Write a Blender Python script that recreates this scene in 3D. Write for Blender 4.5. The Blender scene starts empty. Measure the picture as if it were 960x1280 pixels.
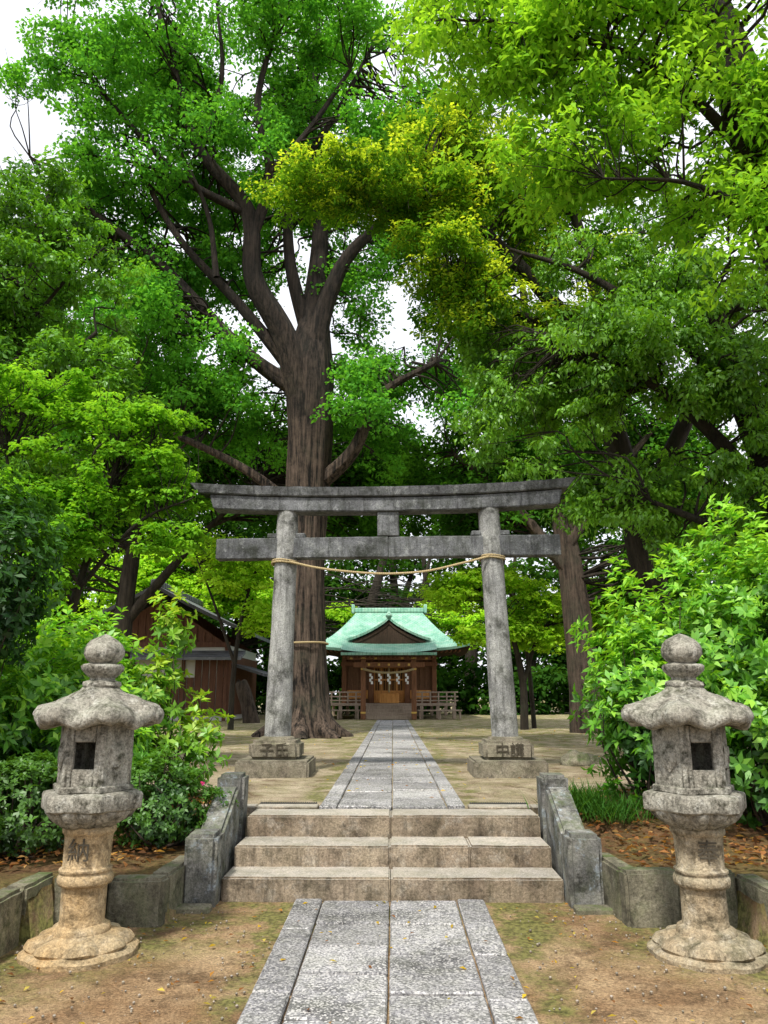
import bpy, bmesh, math, random
import numpy as np
from mathutils import Vector, Matrix, noise
rng=np.random.default_rng(7); random.seed(7)
S=bpy.context.scene
def link(o,parent=None):
    S.collection.objects.link(o)
    if parent is not None: o.parent=parent
    return o
def empty(name,loc=(0,0,0)):
    o=bpy.data.objects.new(name,None); o.location=loc; o.empty_display_size=.3
    return link(o)
# ------------------------------------------------------------ materials
def newmat(name):
    m=bpy.data.materials.new(name); m.use_nodes=True
    nt=m.node_tree; nt.nodes.clear(); return m,nt
def N(nt,t,**k):
    n=nt.nodes.new(t)
    for a,b in k.items(): setattr(n,a,b)
    return n
def rgb(c): return (c[0],c[1],c[2],1)
def mixc(nt,f,a,b,blend='MIX'):
    n=nt.nodes.new('ShaderNodeMix'); n.data_type='RGBA'; n.blend_type=blend
    for s,v in ((0,f),(6,a),(7,b)):
        if isinstance(v,bpy.types.NodeSocket): nt.links.new(v,n.inputs[s])
        else: n.inputs[s].default_value = v if s==0 else rgb(v)
    return n.outputs[2]
def mapr(nt,v,a,b,c=0,d=1):
    n=nt.nodes.new('ShaderNodeMapRange'); n.inputs[1].default_value=a;n.inputs[2].default_value=b
    n.inputs[3].default_value=c;n.inputs[4].default_value=d
    nt.links.new(v,n.inputs[0]); return n.outputs[0]
def noi(nt,co,scale,detail=5,rough=.6):
    n=N(nt,'ShaderNodeTexNoise'); n.inputs['Scale'].default_value=scale
    n.inputs['Detail'].default_value=detail; n.inputs['Roughness'].default_value=rough
    nt.links.new(co,n.inputs['Vector']); return n.outputs['Fac']
def math_(nt,op,a,b=None):
    n=N(nt,'ShaderNodeMath',operation=op)
    for i,v in enumerate((a,b)):
        if v is None: continue
        if isinstance(v,bpy.types.NodeSocket): nt.links.new(v,n.inputs[i])
        else: n.inputs[i].default_value=v
    return n.outputs[0]
def finish(nt,col,rough=.9,bump=None,bd=.01,bs=.6,spec=.3):
    p=N(nt,'ShaderNodeBsdfPrincipled'); o=N(nt,'ShaderNodeOutputMaterial')
    nt.links.new(col,p.inputs['Base Color']); p.inputs['Roughness'].default_value=rough
    p.inputs['Specular IOR Level'].default_value=spec
    if bump is not None:
        b=N(nt,'ShaderNodeBump'); b.inputs['Distance'].default_value=bd; b.inputs['Strength'].default_value=bs
        nt.links.new(bump,b.inputs['Height']); nt.links.new(b.outputs[0],p.inputs['Normal'])
    nt.links.new(p.outputs[0],o.inputs[0])
def stone(name,c1,c2,big=1.6,fine=70,moss=.0,mossc=(.07,.11,.02),lichen=.3,lichc=(.5,.5,.45),dark=.5,island=.15,bd=.008,streak=0,fc=(.55,1.4),salt=0,topl=0):
    m,nt=newmat(name)
    co=N(nt,'ShaderNodeTexCoord').outputs['Object']
    geo=N(nt,'ShaderNodeNewGeometry')
    sx=N(nt,'ShaderNodeSeparateXYZ'); nt.links.new(geo.outputs['Normal'],sx.inputs[0])
    c=mixc(nt,mapr(nt,noi(nt,co,big,6),.35,.65),c1,c2)
    if lichen>0:
        l=mapr(nt,noi(nt,co,7,9,.78),.53,.62,0,lichen)
        c=mixc(nt,l,c,lichc)
    dk=(c1[0]*.2,c1[1]*.2,c1[2]*.18)
    c=mixc(nt,mapr(nt,noi(nt,co,big*2.3,9,.74),.48,.64,0,dark),c,dk)
    if streak>0:
        mp=N(nt,'ShaderNodeMapping'); mp.inputs['Scale'].default_value=(1,1,.13); nt.links.new(co,mp.inputs[0])
        c=mixc(nt,mapr(nt,noi(nt,mp.outputs[0],14,7,.7),.48,.66,0,streak),c,dk)
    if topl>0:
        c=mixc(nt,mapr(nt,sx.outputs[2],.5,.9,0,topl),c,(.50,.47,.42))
    f=noi(nt,co,fine,4,.85)
    c=mixc(nt,1.0,c,mixc(nt,mapr(nt,f,.35,.65),(fc[0],)*3,(fc[1],)*3),'MULTIPLY')
    if salt>0:
        v=N(nt,'ShaderNodeTexVoronoi'); v.inputs['Scale'].default_value=95; nt.links.new(co,v.inputs['Vector'])
        sp=N(nt,'ShaderNodeSeparateColor'); nt.links.new(v.outputs['Color'],sp.inputs[0])
        c=mixc(nt,mapr(nt,sp.outputs[0],.62,.72,0,salt),c,(.06,.06,.065))
        c=mixc(nt,mapr(nt,sp.outputs[1],.72,.8,0,salt),c,(.62,.60,.58))
    if moss>0:
        mz=mapr(nt,sx.outputs[2],-.1,.9,.3,1)
        mm=math_(nt,'MULTIPLY',mz,mapr(nt,noi(nt,co,5,7,.72),.44,.60,0,moss))
        c=mixc(nt,mm,c,mossc)
    isl=mapr(nt,geo.outputs['Random Per Island'],0,1,1-island,1+island)
    cc=N(nt,'ShaderNodeCombineColor')
    for i in range(3): nt.links.new(isl,cc.inputs[i])
    c=mixc(nt,1.0,c,cc.outputs[0],'MULTIPLY')
    h=math_(nt,'ADD',f,math_(nt,'MULTIPLY',noi(nt,co,18,5),1.5))
    finish(nt,c,.92,h,bd,.8)
    return m
def wood(name,c1,c2,scale=6,rough=.75):
    m,nt=newmat(name)
    co=N(nt,'ShaderNodeTexCoord').outputs['Object']
    mp=N(nt,'ShaderNodeMapping'); mp.inputs['Scale'].default_value=(1,1,.12); nt.links.new(co,mp.inputs[0])
    f=noi(nt,mp.outputs[0],scale*3,6,.7)
    c=mixc(nt,mapr(nt,f,.3,.7),c1,c2)
    finish(nt,c,rough,f,.01,.5); return m
def flat(name,c,rough=.8,var=.25,scale=8):
    m,nt=newmat(name)
    co=N(nt,'ShaderNodeTexCoord').outputs['Object']
    f=noi(nt,co,scale,6,.7)
    cc=mixc(nt,mapr(nt,f,.3,.7),tuple(x*(1-var) for x in c),tuple(x*(1+var) for x in c))
    finish(nt,cc,rough,f,.005,.4); return m
def leafmat(name,trans=.45,gloss=0,rough=.5):
    m,nt=newmat(name)
    a=N(nt,'ShaderNodeAttribute',attribute_name='leafcol')
    d=N(nt,'ShaderNodeBsdfDiffuse'); t=N(nt,'ShaderNodeBsdfTranslucent')
    nt.links.new(a.outputs['Color'],d.inputs['Color'])
    tc=mixc(nt,1.0,a.outputs['Color'],(1.7,1.5,.6),'MULTIPLY'); nt.links.new(tc,t.inputs['Color'])
    m1=N(nt,'ShaderNodeMixShader'); m1.inputs[0].default_value=trans
    nt.links.new(d.outputs[0],m1.inputs[1]); nt.links.new(t.outputs[0],m1.inputs[2]); out=m1.outputs[0]
    if gloss>0:
        g=N(nt,'ShaderNodeBsdfGlossy'); g.inputs['Roughness'].default_value=rough; g.inputs['Color'].default_value=(.8,.9,.8,1)
        m2=N(nt,'ShaderNodeMixShader'); m2.inputs[0].default_value=gloss
        nt.links.new(out,m2.inputs[1]); nt.links.new(g.outputs[0],m2.inputs[2]); out=m2.outputs[0]
    o=N(nt,'ShaderNodeOutputMaterial'); nt.links.new(out,o.inputs[0]); return m
def barkmat(name,c1,c2,zs=.09,sc=9,a=.50,b_=.80,backlit_z=None):
    m,nt=newmat(name)
    co=N(nt,'ShaderNodeTexCoord').outputs['Object']
    mp=N(nt,'ShaderNodeMapping'); mp.inputs['Scale'].default_value=(1,1,zs); nt.links.new(co,mp.inputs[0])
    f=noi(nt,mp.outputs[0],sc,9,.75)
    f2=noi(nt,co,5,8,.75)
    h=math_(nt,'ADD',f,math_(nt,'MULTIPLY',f2,.30))
    c=mixc(nt,mapr(nt,h,a,b_),c1,c2)
    c=mixc(nt,mapr(nt,noi(nt,co,1.3,5),.52,.7,0,.5),c,(.05,.055,.035))
    if backlit_z:  # backlit darkness of the upper trunk mixed into the bark colour by height
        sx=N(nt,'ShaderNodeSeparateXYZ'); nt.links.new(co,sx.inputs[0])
        c=mixc(nt,mapr(nt,sx.outputs[2],backlit_z[0],backlit_z[1],0,.78),c,(.014,.012,.010))
    finish(nt,c,.95,h,.10,1.0); return m

M_LEAF=leafmat('leaf'); M_LEAFG=leafmat('leaf_glossy',.36,.04,.45)
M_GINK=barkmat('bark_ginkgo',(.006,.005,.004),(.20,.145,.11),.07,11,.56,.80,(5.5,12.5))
M_BARK=barkmat('bark_brown',(.010,.007,.005),(.13,.095,.07))
M_BARKD=barkmat('bark_dark',(.010,.008,.006),(.055,.044,.032))
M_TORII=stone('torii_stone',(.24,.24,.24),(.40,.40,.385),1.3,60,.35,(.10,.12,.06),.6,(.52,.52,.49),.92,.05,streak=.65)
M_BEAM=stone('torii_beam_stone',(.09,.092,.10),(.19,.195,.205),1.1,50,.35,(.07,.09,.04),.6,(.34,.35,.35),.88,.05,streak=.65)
M_TBASE=stone('torii_base_stone',(.17,.145,.11),(.28,.25,.19),2,60,.5,(.09,.10,.04),.3,(.4,.38,.3),.75,.1)
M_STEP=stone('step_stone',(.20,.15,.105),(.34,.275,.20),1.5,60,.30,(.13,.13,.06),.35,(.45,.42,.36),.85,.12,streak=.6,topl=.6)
M_WING=stone('wing_stone',(.12,.12,.115),(.29,.28,.25),3,60,.7,(.08,.10,.04),.6,(.36,.43,.50),.92,.1,streak=.5)
M_WALL=stone('wall_stone',(.13,.12,.085),(.30,.27,.195),2.5,50,.85,(.07,.105,.025),.3,(.44,.42,.34),.85,.25,streak=.35)
M_PATH=stone('path_granite',(.23,.225,.24),(.38,.37,.37),.7,60,.2,(.14,.15,.09),.3,(.5,.48,.47),.8,.24,.008,fc=(.42,1.5),salt=.6)
M_LTOP=stone('lantern_stone_grey',(.27,.25,.205),(.47,.445,.385),5,55,.45,(.13,.14,.08),.65,(.62,.61,.55),1.0,.03,.016,streak=.45,fc=(.45,1.42))
M_LTAN=stone('lantern_stone_tan',(.44,.30,.15),(.54,.42,.26),4,60,.15,(.14,.13,.07),.3,(.56,.5,.4),.65,.03,.014,streak=.25)
M_LTAN2=stone('lantern_stone_buff',(.35,.27,.17),(.49,.42,.30),4,60,.35,(.15,.15,.08),.45,(.56,.52,.44),.88,.03,.014,streak=.35)
M_DARK=flat('opening_shade',(.012,.011,.01))
M_LETTER_SHADE=flat('letter_recess_shade',(.06,.05,.035))  # darker stone tone paints the shade of carved strokes; letters are raised
# ------------------------------------------------------------ mesh helpers
def jit(v,a,s):
    n=noise.noise_vector(Vector(v)*s); return Vector(v)+n*a
def add(bm,b,M=None,mi=0):
    if M is not None: bmesh.ops.transform(b,matrix=M,verts=b.verts)
    mp={}
    for v in b.verts: mp[v]=bm.verts.new(v.co)
    for f in b.faces:
        try:
            nf=bm.faces.new([mp[v] for v in f.verts]); nf.material_index=mi; nf.smooth=f.smooth
        except ValueError: pass
    b.free()
def box(bm,x0,x1,y0,y1,z0,z1,bev=.012,M=None,seg=1,mi=0,wear=0):
    b=bmesh.new(); bmesh.ops.create_cube(b,size=1)
    for v in b.verts:
        v.co=Vector(((x0+x1)/2+v.co.x*(x1-x0),(y0+y1)/2+v.co.y*(y1-y0),(z0+z1)/2+v.co.z*(z1-z0)))
    if wear>0:
        L=max(x1-x0,y1-y0,z1-z0); n=max(2,int(L/.09))
        le=[e for e in b.edges if e.calc_length()>L*.8]
        bmesh.ops.subdivide_edges(b,edges=le,cuts=n,use_grid_fill=True)
    if bev>0: bmesh.ops.bevel(b,geom=[e for e in b.edges if e.calc_face_angle(0)>.5],offset=bev,segments=seg,affect='EDGES')
    if wear>0:
        o=Vector((random.random()*9,random.random()*9,0))
        for v in b.verts: v.co+=noise.noise_vector((v.co+o)*9)*wear+noise.noise_vector((v.co+o)*2.5)*wear
    add(bm,b,M,mi)
def lathe(bm,prof,seg=32,c=(0,0,0),M=None,mi=0,fn=None,cap=True):
    b=bmesh.new(); rings=[]
    for (r,z) in prof:
        ring=[]
        for i in range(seg):
            a=2*math.pi*i/seg; rr=r; zz=z
            if fn: rr,zz=fn(a,r,z)
            ring.append(b.verts.new((c[0]+rr*math.cos(a),c[1]+rr*math.sin(a),c[2]+zz)))
        rings.append(ring)
    for k in range(len(rings)-1):
        for i in range(seg):
            f=b.faces.new((rings[k][i],rings[k][(i+1)%seg],rings[k+1][(i+1)%seg],rings[k+1][i])); f.smooth=True
    if cap:
        b.faces.new(rings[0][::-1]); b.faces.new(rings[-1])
    bmesh.ops.recalc_face_normals(b,faces=b.faces)
    add(bm,b,M,mi)
def make(bm,name,mats,parent=None,ang=35,loc=(0,0,0)):
    me=bpy.data.meshes.new(name); bm.to_mesh(me); bm.free()
    for m in mats: me.materials.append(m)
    me.polygons.foreach_set('use_smooth',[True]*len(me.polygons))
    me.set_sharp_from_angle(angle=math.radians(ang))
    o=bpy.data.objects.new(name,me); o.location=loc
    return link(o,parent)
def np_mesh(name,V,Q,mat,parent=None,col=None,smooth=False):
    me=bpy.data.meshes.new(name)
    me.vertices.add(len(V)); me.vertices.foreach_set('co',np.ascontiguousarray(V,dtype=np.float32).ravel())
    n=Q.shape[1]
    me.loops.add(Q.size); me.loops.foreach_set('vertex_index',np.ascontiguousarray(Q,dtype=np.int32).ravel())
    me.polygons.add(len(Q)); me.polygons.foreach_set('loop_start',np.arange(0,Q.size,n,dtype=np.int32))
    if smooth: me.polygons.foreach_set('use_smooth',np.ones(len(Q),dtype=bool))
    me.update(calc_edges=True)
    if col is not None:
        a=me.color_attributes.new('leafcol','FLOAT_COLOR','POINT')
        a.data.foreach_set('color',np.ascontiguousarray(col,dtype=np.float32).ravel())
    me.materials.append(mat)
    o=bpy.data.objects.new(name,me); return link(o,parent)
def catmull(P,sub=5):
    P=np.asarray(P,float)
    if len(P)<3:
        t=np.linspace(0,1,sub+1)[:,None]; return P[0]*(1-t)+P[-1]*t
    A=np.vstack([2*P[0]-P[1],P,2*P[-1]-P[-2]]); out=[]
    for i in range(1,len(A)-2):
        p0,p1,p2,p3=A[i-1:i+3]
        for t in np.arange(sub)/sub:
            out.append(.5*((2*p1)+(-p0+p2)*t+(2*p0-5*p1+4*p2-p3)*t*t+(-p0+3*p1-3*p2+p3)*t**3))
    out.append(P[-1]); out=np.array(out); out[:,3]=np.maximum(out[:,3],.002); return out
def tubes(name,paths,mat,parent=None,ns=8,wob=.0,ridge=0):
    VV=[];QQ=[];off=0
    ang=np.arange(ns)/ns*2*math.pi
    for P in paths:
        P=np.asarray(P,float); c=P[:,:3]; r=P[:,3]; n=len(P)
        T=np.gradient(c,axis=0); T/=np.linalg.norm(T,axis=1)[:,None]+1e-9
        ref=np.array([1,.1,.05]) if abs(T[:,0]).mean()<.8 else np.array([0,.1,1.])
        U=np.cross(T,ref); U/=np.linalg.norm(U,axis=1)[:,None]+1e-9
        W=np.cross(T,U)
        rr=r[:,None]*np.ones((n,ns))
        if wob>0: rr=rr*(1+wob*(rng.random((n,ns))-.5)+wob*1.2*np.sin(ang*5+rng.random()*6)[None,:]*.5)
        if ridge>0:
            s=np.arange(n)[:,None]
            for k,am in ((3,1.6),(4,1.4),(7,1.),(11,.8),(17,.7)):
                rr=rr*(1+ridge*am*np.sin(k*ang[None,:]+rng.random()*6+.35*np.sin(s*.35+rng.random()*6)*2))
        V=c[:,None,:]+rr[:,:,None]*(np.cos(ang)[None,:,None]*U[:,None,:]+np.sin(ang)[None,:,None]*W[:,None,:])
        VV.append(V.reshape(-1,3))
        i=np.arange(n-1)[:,None]*ns; j=np.arange(ns)[None,:]; j2=(j+1)%ns
        Q=np.stack([i+j,i+j2,i+ns+j2,i+ns+j],-1).reshape(-1,4)+off
        QQ.append(Q); off+=n*ns
    return np_mesh(name,np.vstack(VV),np.vstack(QQ),mat,parent,smooth=True)
def unit(v): return v/(np.linalg.norm(v,axis=1)[:,None]+1e-9)
class Leaves:
    def __init__(s): s.V=[];s.C=[]
    def put(s,c,d,n,L,W,col):
        d=unit(d); sd=unit(np.cross(d,n)); n=np.cross(sd,d)
        L=np.asarray(L)[:,None] if np.ndim(L) else L; W=np.asarray(W)[:,None] if np.ndim(W) else W
        V=np.stack([c, c+d*L*.5+sd*W+n*W*.3, c+d*L-n*L*.12, c+d*L*.5-sd*W+n*W*.3],1)
        s.V.append(V.reshape(-1,3).astype(np.float32))
        c4=np.concatenate([np.clip(col,0.001,1),np.ones((len(col),1))],1)
        s.C.append(np.repeat(c4,4,axis=0).astype(np.float32))
    def build(s,name,mat,parent=None):
        V=np.vstack(s.V); C=np.vstack(s.C); Q=np.arange(len(V)).reshape(-1,4)
        return np_mesh(name,V,Q,mat,parent,C)
def ball(n):
    d=unit(rng.normal(size=(n,3))); return d*(rng.random((n,1))**(1/2.4))
def cloud(LV,cen,R,nper,L,pal,flat=.55,W=.28,droop=.25,up=.9,topc=None,cvar=.3,layers=False,spray=.42,topb=.6):
    K=len(cen)
    if K==0: return
    R=np.broadcast_to(np.asarray(R,float),(K,))
    ns=max(3,nper//18); sub=ball(K*ns).reshape(K,ns,3)
    sub[:,:,2]*=flat
    sc=cen[:,None,:]+sub*R[:,None,None]
    m=max(1,nper//ns)
    n=K*ns*m
    o=ball(n).reshape(K,ns,m,3); o[...,2]*= (.18 if layers else .5)
    tl=rng.normal(size=(K,ns,1,2))*.35; o[...,2]+=(o[...,:2]*tl).sum(-1)
    pos=(sc[:,:,None,:]+o*(R[:,None,None,None]*spray)).reshape(-1,3)
    tz=((pos[:,2]-np.repeat(cen[:,2],ns*m))/(np.repeat(R,ns*m)*flat+1e-6)).clip(-1.2,1.2)
    outw=unit(o.reshape(-1,3))
    nn=unit(np.array([0,0,up])+outw*.4+rng.normal(size=(n,3))*(.25 if layers else .45))
    d=rng.normal(size=(n,3))+outw*.8; d[:,2]-=droop; d-=nn*np.sum(d*nn,1)[:,None]; d[:,2]-=droop*.5
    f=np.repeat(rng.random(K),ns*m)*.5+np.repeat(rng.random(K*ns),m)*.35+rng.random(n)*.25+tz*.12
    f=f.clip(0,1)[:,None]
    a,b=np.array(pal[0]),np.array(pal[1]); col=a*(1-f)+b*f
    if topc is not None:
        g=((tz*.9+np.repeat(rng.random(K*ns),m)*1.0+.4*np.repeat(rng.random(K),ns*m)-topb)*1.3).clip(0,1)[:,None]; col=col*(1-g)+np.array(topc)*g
    col=col*(1+cvar*(rng.random((n,1))-.5))
    l=L*(.7+.6*rng.random(n)); LV.put(pos,d,nn,l,l*W,col)
def crown_pts(blobs,gap=.0,gs=.3,minb=.25):
    out=[]
    for (cx,cy,cz,rx,ry,rz,n) in blobs:
        k=0;tries=0
        while k<n and tries<n*8:
            tries+=1
            p=unit(rng.normal(size=(1,3)))[0]*max(minb,rng.random()**.45)
            q=np.array([cx+p[0]*rx,cy+p[1]*ry,cz+p[2]*rz])
            if noise.noise(Vector(q)*gs)<-gap and gap<1: continue
            out.append(q);k+=1
    return np.array(out)
def tree(name,limbs,blobs,R,nper,L,pal,bark=M_BARK,gap=.25,gs=.35,leafm=M_LEAF,twig=.012,trunkwob=.1,ns=14,ridge=0,sub=6,**kw):
    root=empty(name,(0,0,0))
    paths=[catmull(p,sub) for p in limbs]
    cen=crown_pts(blobs,gap,gs)
    allp=np.vstack([p[len(p)//4:] for p in paths])
    br=[]
    for c in cen:
        dv=allp[:,:3]-c; dist=np.linalg.norm(dv,axis=1)+np.maximum(0,allp[:,2]-c[2])*.8
        i=int(np.argmin(dist)); p=allp[i]; D=dist[i]
        if D<.3: continue
        r0=min(p[3]*.6,twig*1.2+.010*D)
        m1=p[:3]*.65+c*.35+rng.normal(size=3)*.08*D+np.array([0,0,.06*D]); m2=p[:3]*.3+c*.7+rng.normal(size=3)*.06*D+np.array([0,0,.06*D])
        q=catmull([[*p[:3],r0],[*m1,r0*.75],[*m2,r0*.5],[*c,twig*.4]],3); br.append(q)
        for k in range(2):
            e=c+rng.normal(size=3)*R*.6; br.append(np.array([[*m2,r0*.4],[*((m2+e)/2+rng.normal(size=3)*.1*R),r0*.3],[*e,twig*.3]]))
    tubes('trunk',paths,bark,root,ns=ns,wob=trunkwob,ridge=ridge)
    if br: tubes('branches',br,M_BARKD,root,ns=5)
    LV=Leaves(); cloud(LV,cen,R*(.75+.5*rng.random(len(cen))),nper,L,pal,**kw)
    LV.build('foliage',leafm,root)
    return root
def bush(name,blobs,L,pal,dens=90,leafm=M_LEAFG,k=8,flower=None,base=None,topc=None,depth=.35,gap=.0,W=.2,rise=.35,lumpy=.28,nst=40,sr=.012):
    root=empty(name,(0,0,0)); LV=Leaves(); stems=[]
    for (cx,cy,cz,rx,ry,rz) in blobs:
        area=4*math.pi*((rx*ry)**1.6/3+(rx*rz)**1.6/3+(ry*rz)**1.6/3)**(1/1.6)
        n=int(area*dens)
        d=unit(rng.normal(size=(n,3)))
        lump=np.array([noise.noise(Vector((p[0]*2.2+cx,p[1]*2.2+cy,p[2]*2.2+cz)))+.5*noise.noise(Vector(p*5)) for p in d])
        s=(1-depth*rng.random(n)**1.6)*(1+lumpy*lump)
        p=np.array([cx,cy,cz])+d*s[:,None]*np.array([rx,ry,rz])
        keep=(p[:,2]>.35)
        if gap>0: keep&=np.array([noise.noise(Vector(q)*3)>-.5+gap for q in p])
        d=d[keep];p=p[keep];s=s[keep];lump=lump[keep];n=len(p)
        ax=unit(d+np.array([0,0,.6])+rng.normal(size=(n,3))*.35)
        t1=unit(np.cross(ax,rng.normal(size=(n,3)))); t2=np.cross(ax,t1)
        ph=rng.random(n)*6.28
        f0=(.35*rng.random(n)+.6*(lump+.42)+.3*d[:,2]).clip(0,1)
        for j in range(k):
            a=ph+j*2*math.pi/k+rng.normal(size=n)*.25
            out=t1*np.cos(a)[:,None]+t2*np.sin(a)[:,None]
            dd=unit(out+ax*(rise+.35*rng.normal(size=(n,1))))
            nn=unit(ax-out*.3+rng.normal(size=(n,3))*.2)
            f=(f0+.3*(rng.random(n)-.5)).clip(0,1)[:,None]
            col=np.array(pal[0])*(1-f)+np.array(pal[1])*f
            if topc is not None:
                g=((d[:,2]*.5+rng.random(n)-.7)*3).clip(0,1)[:,None]; col=col*(1-g)+np.array(topc)*g
            l=L*(.65+.6*rng.random(n)); LV.put(p+ax*.01*j*L*8,dd,nn,l,l*W,col)
        b=base or (cx,cy,.3)
        for q in p[rng.choice(n,min(n,nst),replace=False)]:
            r=sr; m=(np.array(b)*.4+q*.6)+rng.normal(size=3)*.08; m[2]-=.05
            stems.append(catmull([[b[0]+rng.normal()*.06,b[1]+rng.normal()*.06,b[2],r*1.6],[*m,r*.7],[*q,.003]],4))
    LV.build('foliage',leafm,root); tubes('stems',stems,M_BARK,root,ns=5)
    if flower:
        F=Leaves(); P=np.array(flower,float)
        for q in P:
            n=10; d=unit(rng.normal(size=(n,3))+np.array([0,-.6,.2])); F.put(np.repeat(q[None],n,0),d,unit(rng.normal(size=(n,3))),np.full(n,.026),np.full(n,.010),np.tile([.75,.10,.40],(n,1)))
        F.build('flowers',M_LEAF,root)
    return root
# ------------------------------------------------------------ ground
def sstep(a,b,x): t=np.clip((x-a)/(b-a),0,1); return t*t*(3-2*t)
def grow(a,b,step,far,k=1.25):
    mid=list(np.arange(a,b+1e-6,step)); s=step;x=b
    hi=[]
    while x<far: s*=k; x+=s; hi.append(x)
    s=step;x=a;lo=[]
    while x>-far: s*=k; x-=s; lo.append(x)
    return np.array(lo[::-1]+mid+hi)
gx=grow(-3.6,3.6,.05,400); gy=grow(3.6,9.5,.05,400,1.12)
X,Y=np.meshgrid(gx,gy)
inside=((np.abs(X)<2.42)&(Y<5.3))|((np.abs(X)<2.34)&(Y<5.74))|((np.abs(X)<1.60)&(Y<6.7))|((np.abs(X)<1.42)&(Y<7.3))
up=.28+.22*sstep(6.6,7.9,Y+0*X)
side=np.clip(np.abs(X)-2.5,0,6)*.02
Z=np.where(inside,0,up+side*(Y<9))
nz=np.array([noise.noise(Vector((a*1.5,b*1.5,0)))*.018+noise.noise(Vector((a*7,b*7,3)))*.006 for a,b in zip(X.ravel(),Y.ravel())]).reshape(X.shape)
bed=((np.abs(X)>1.5)&(Y<9.2)&(~inside)).astype(float)
Z=Z+nz*np.where(inside,.6,1)+bed*nz*3-.006
soil=sstep(1.35,1.75,np.abs(X)+.25*nz/.018*.3)*(1-sstep(8.3,9.4,Y+nz*20))*(~inside)
soil=np.maximum(soil,sstep(5.5,8,np.abs(X+1)-.12*Y+nz*30)*(~inside)*.8)
lant=np.exp(-(((np.abs(X)-1.89)**2+(Y-5.12)**2)**.5-.36).clip(0)/.15)
moss=np.where(inside, sstep(4.8,5.7,Y)*.65+sstep(1.4,2.3,np.abs(X))*.5+(np.exp(-((np.abs(X)-.80)/.12)**2))*.75+lant*.35, .28+sstep(11,24,Y)*.65+.5*np.exp(-((np.abs(X)-.78)/.12)**2))
V=np.stack([X,Y,Z],-1).reshape(-1,3); ny,nx=X.shape
i=np.arange(ny-1)[:,None]*nx; j=np.arange(nx-1)[None,:]
Q=np.stack([i+j,i+j+1,i+nx+j+1,i+nx+j],-1).reshape(-1,4)
m,nt=newmat('sandy_ground'); co=N(nt,'ShaderNodeTexCoord').outputs['Object']
at=N(nt,'ShaderNodeAttribute',attribute_name='leafcol'); sp=N(nt,'ShaderNodeSeparateColor'); nt.links.new(at.outputs['Color'],sp.inputs[0])
c=mixc(nt,mapr(nt,noi(nt,co,1.1,8,.7),.4,.6),(.36,.22,.115),(.58,.41,.24))
cu_=mixc(nt,mapr(nt,noi(nt,co,1.4,8,.7),.4,.6),(.42,.33,.23),(.60,.50,.36))
c=mixc(nt,sp.outputs[2],c,cu_)
c=mixc(nt,mapr(nt,noi(nt,co,2.4,9,.78),.49,.61,0,.8),c,(.16,.10,.055))
fn=noi(nt,co,70,4,.85); c=mixc(nt,1.0,c,mixc(nt,mapr(nt,fn,.35,.65),(.42,.42,.42),(1.38,1.38,1.38)),'MULTIPLY')
sc=mixc(nt,mapr(nt,noi(nt,co,14,6,.8),.35,.65),(.06,.036,.02),(.24,.13,.065))
c=mixc(nt,sp.outputs[0],c,sc)
mf=math_(nt,'MULTIPLY',sp.outputs[1],mapr(nt,noi(nt,co,2.6,8,.72),.42,.60,0,1.5))
n_=N(nt,'ShaderNodeMath',operation='MINIMUM'); nt.links.new(mf,n_.inputs[0]); n_.inputs[1].default_value=.86
c=mixc(nt,n_.outputs[0],c,mixc(nt,mapr(nt,noi(nt,co,30,3),.4,.6),(.09,.10,.03),(.27,.27,.08)))
h=math_(nt,'ADD',fn,math_(nt,'MULTIPLY',noi(nt,co,16,6,.7),2)); finish(nt,c,.97,h,.02,1.0,.15)
colg=np.stack([soil.ravel(),moss.ravel(),(1-inside.astype(float)).ravel(),1+0*soil.ravel()],-1)
np_mesh('ground',V,Q,m,None,colg,smooth=True)
# ------------------------------------------------------------ paths
def slabs(bm,xc,y0,y1,top,lens,w=.71,edge=.21):
    g=.006; gy_=.011
    for col,(xa,xb) in enumerate(((-w+edge,0),(0,w-edge))):
        y=y0-random.random()*.3
        while y<y1:
            l=random.choice(lens); a=max(y,y0); b=min(y+l,y1)
            if b-a>.05:
                dz=random.uniform(-.006,.006); box(bm,xc+xa+g,xc+xb-g,a+gy_,b-gy_,top-.12,top+dz,.009,wear=.0022 if b<12 else 0)
            y+=l
    for xa,xb in ((-w,-w+edge),(w-edge,w)):
        y=y0-random.random()*.8
        while y<y1:
            l=random.choice((.7,.9,1.1)); a=max(y,y0); b=min(y+l,y1)
            if b-a>.05: box(bm,xc+xa+g,xc+xb-g,a+gy_*.7,b-gy_*.7,top-.12,top+.004+random.uniform(-.003,.003),.008,wear=.0025 if b<12 else 0)
            y+=l
bm=bmesh.new(); slabs(bm,-.028,-4,6.29,.02,(.55,.62,.48)); make(bm,'stone_path',[M_PATH])
bm=bmesh.new(); slabs(bm,-.01,7.52,34.6,.515,(.62,.8,.7),w=.68,edge=.17); make(bm,'stone_path',[M_PATH])
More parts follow.
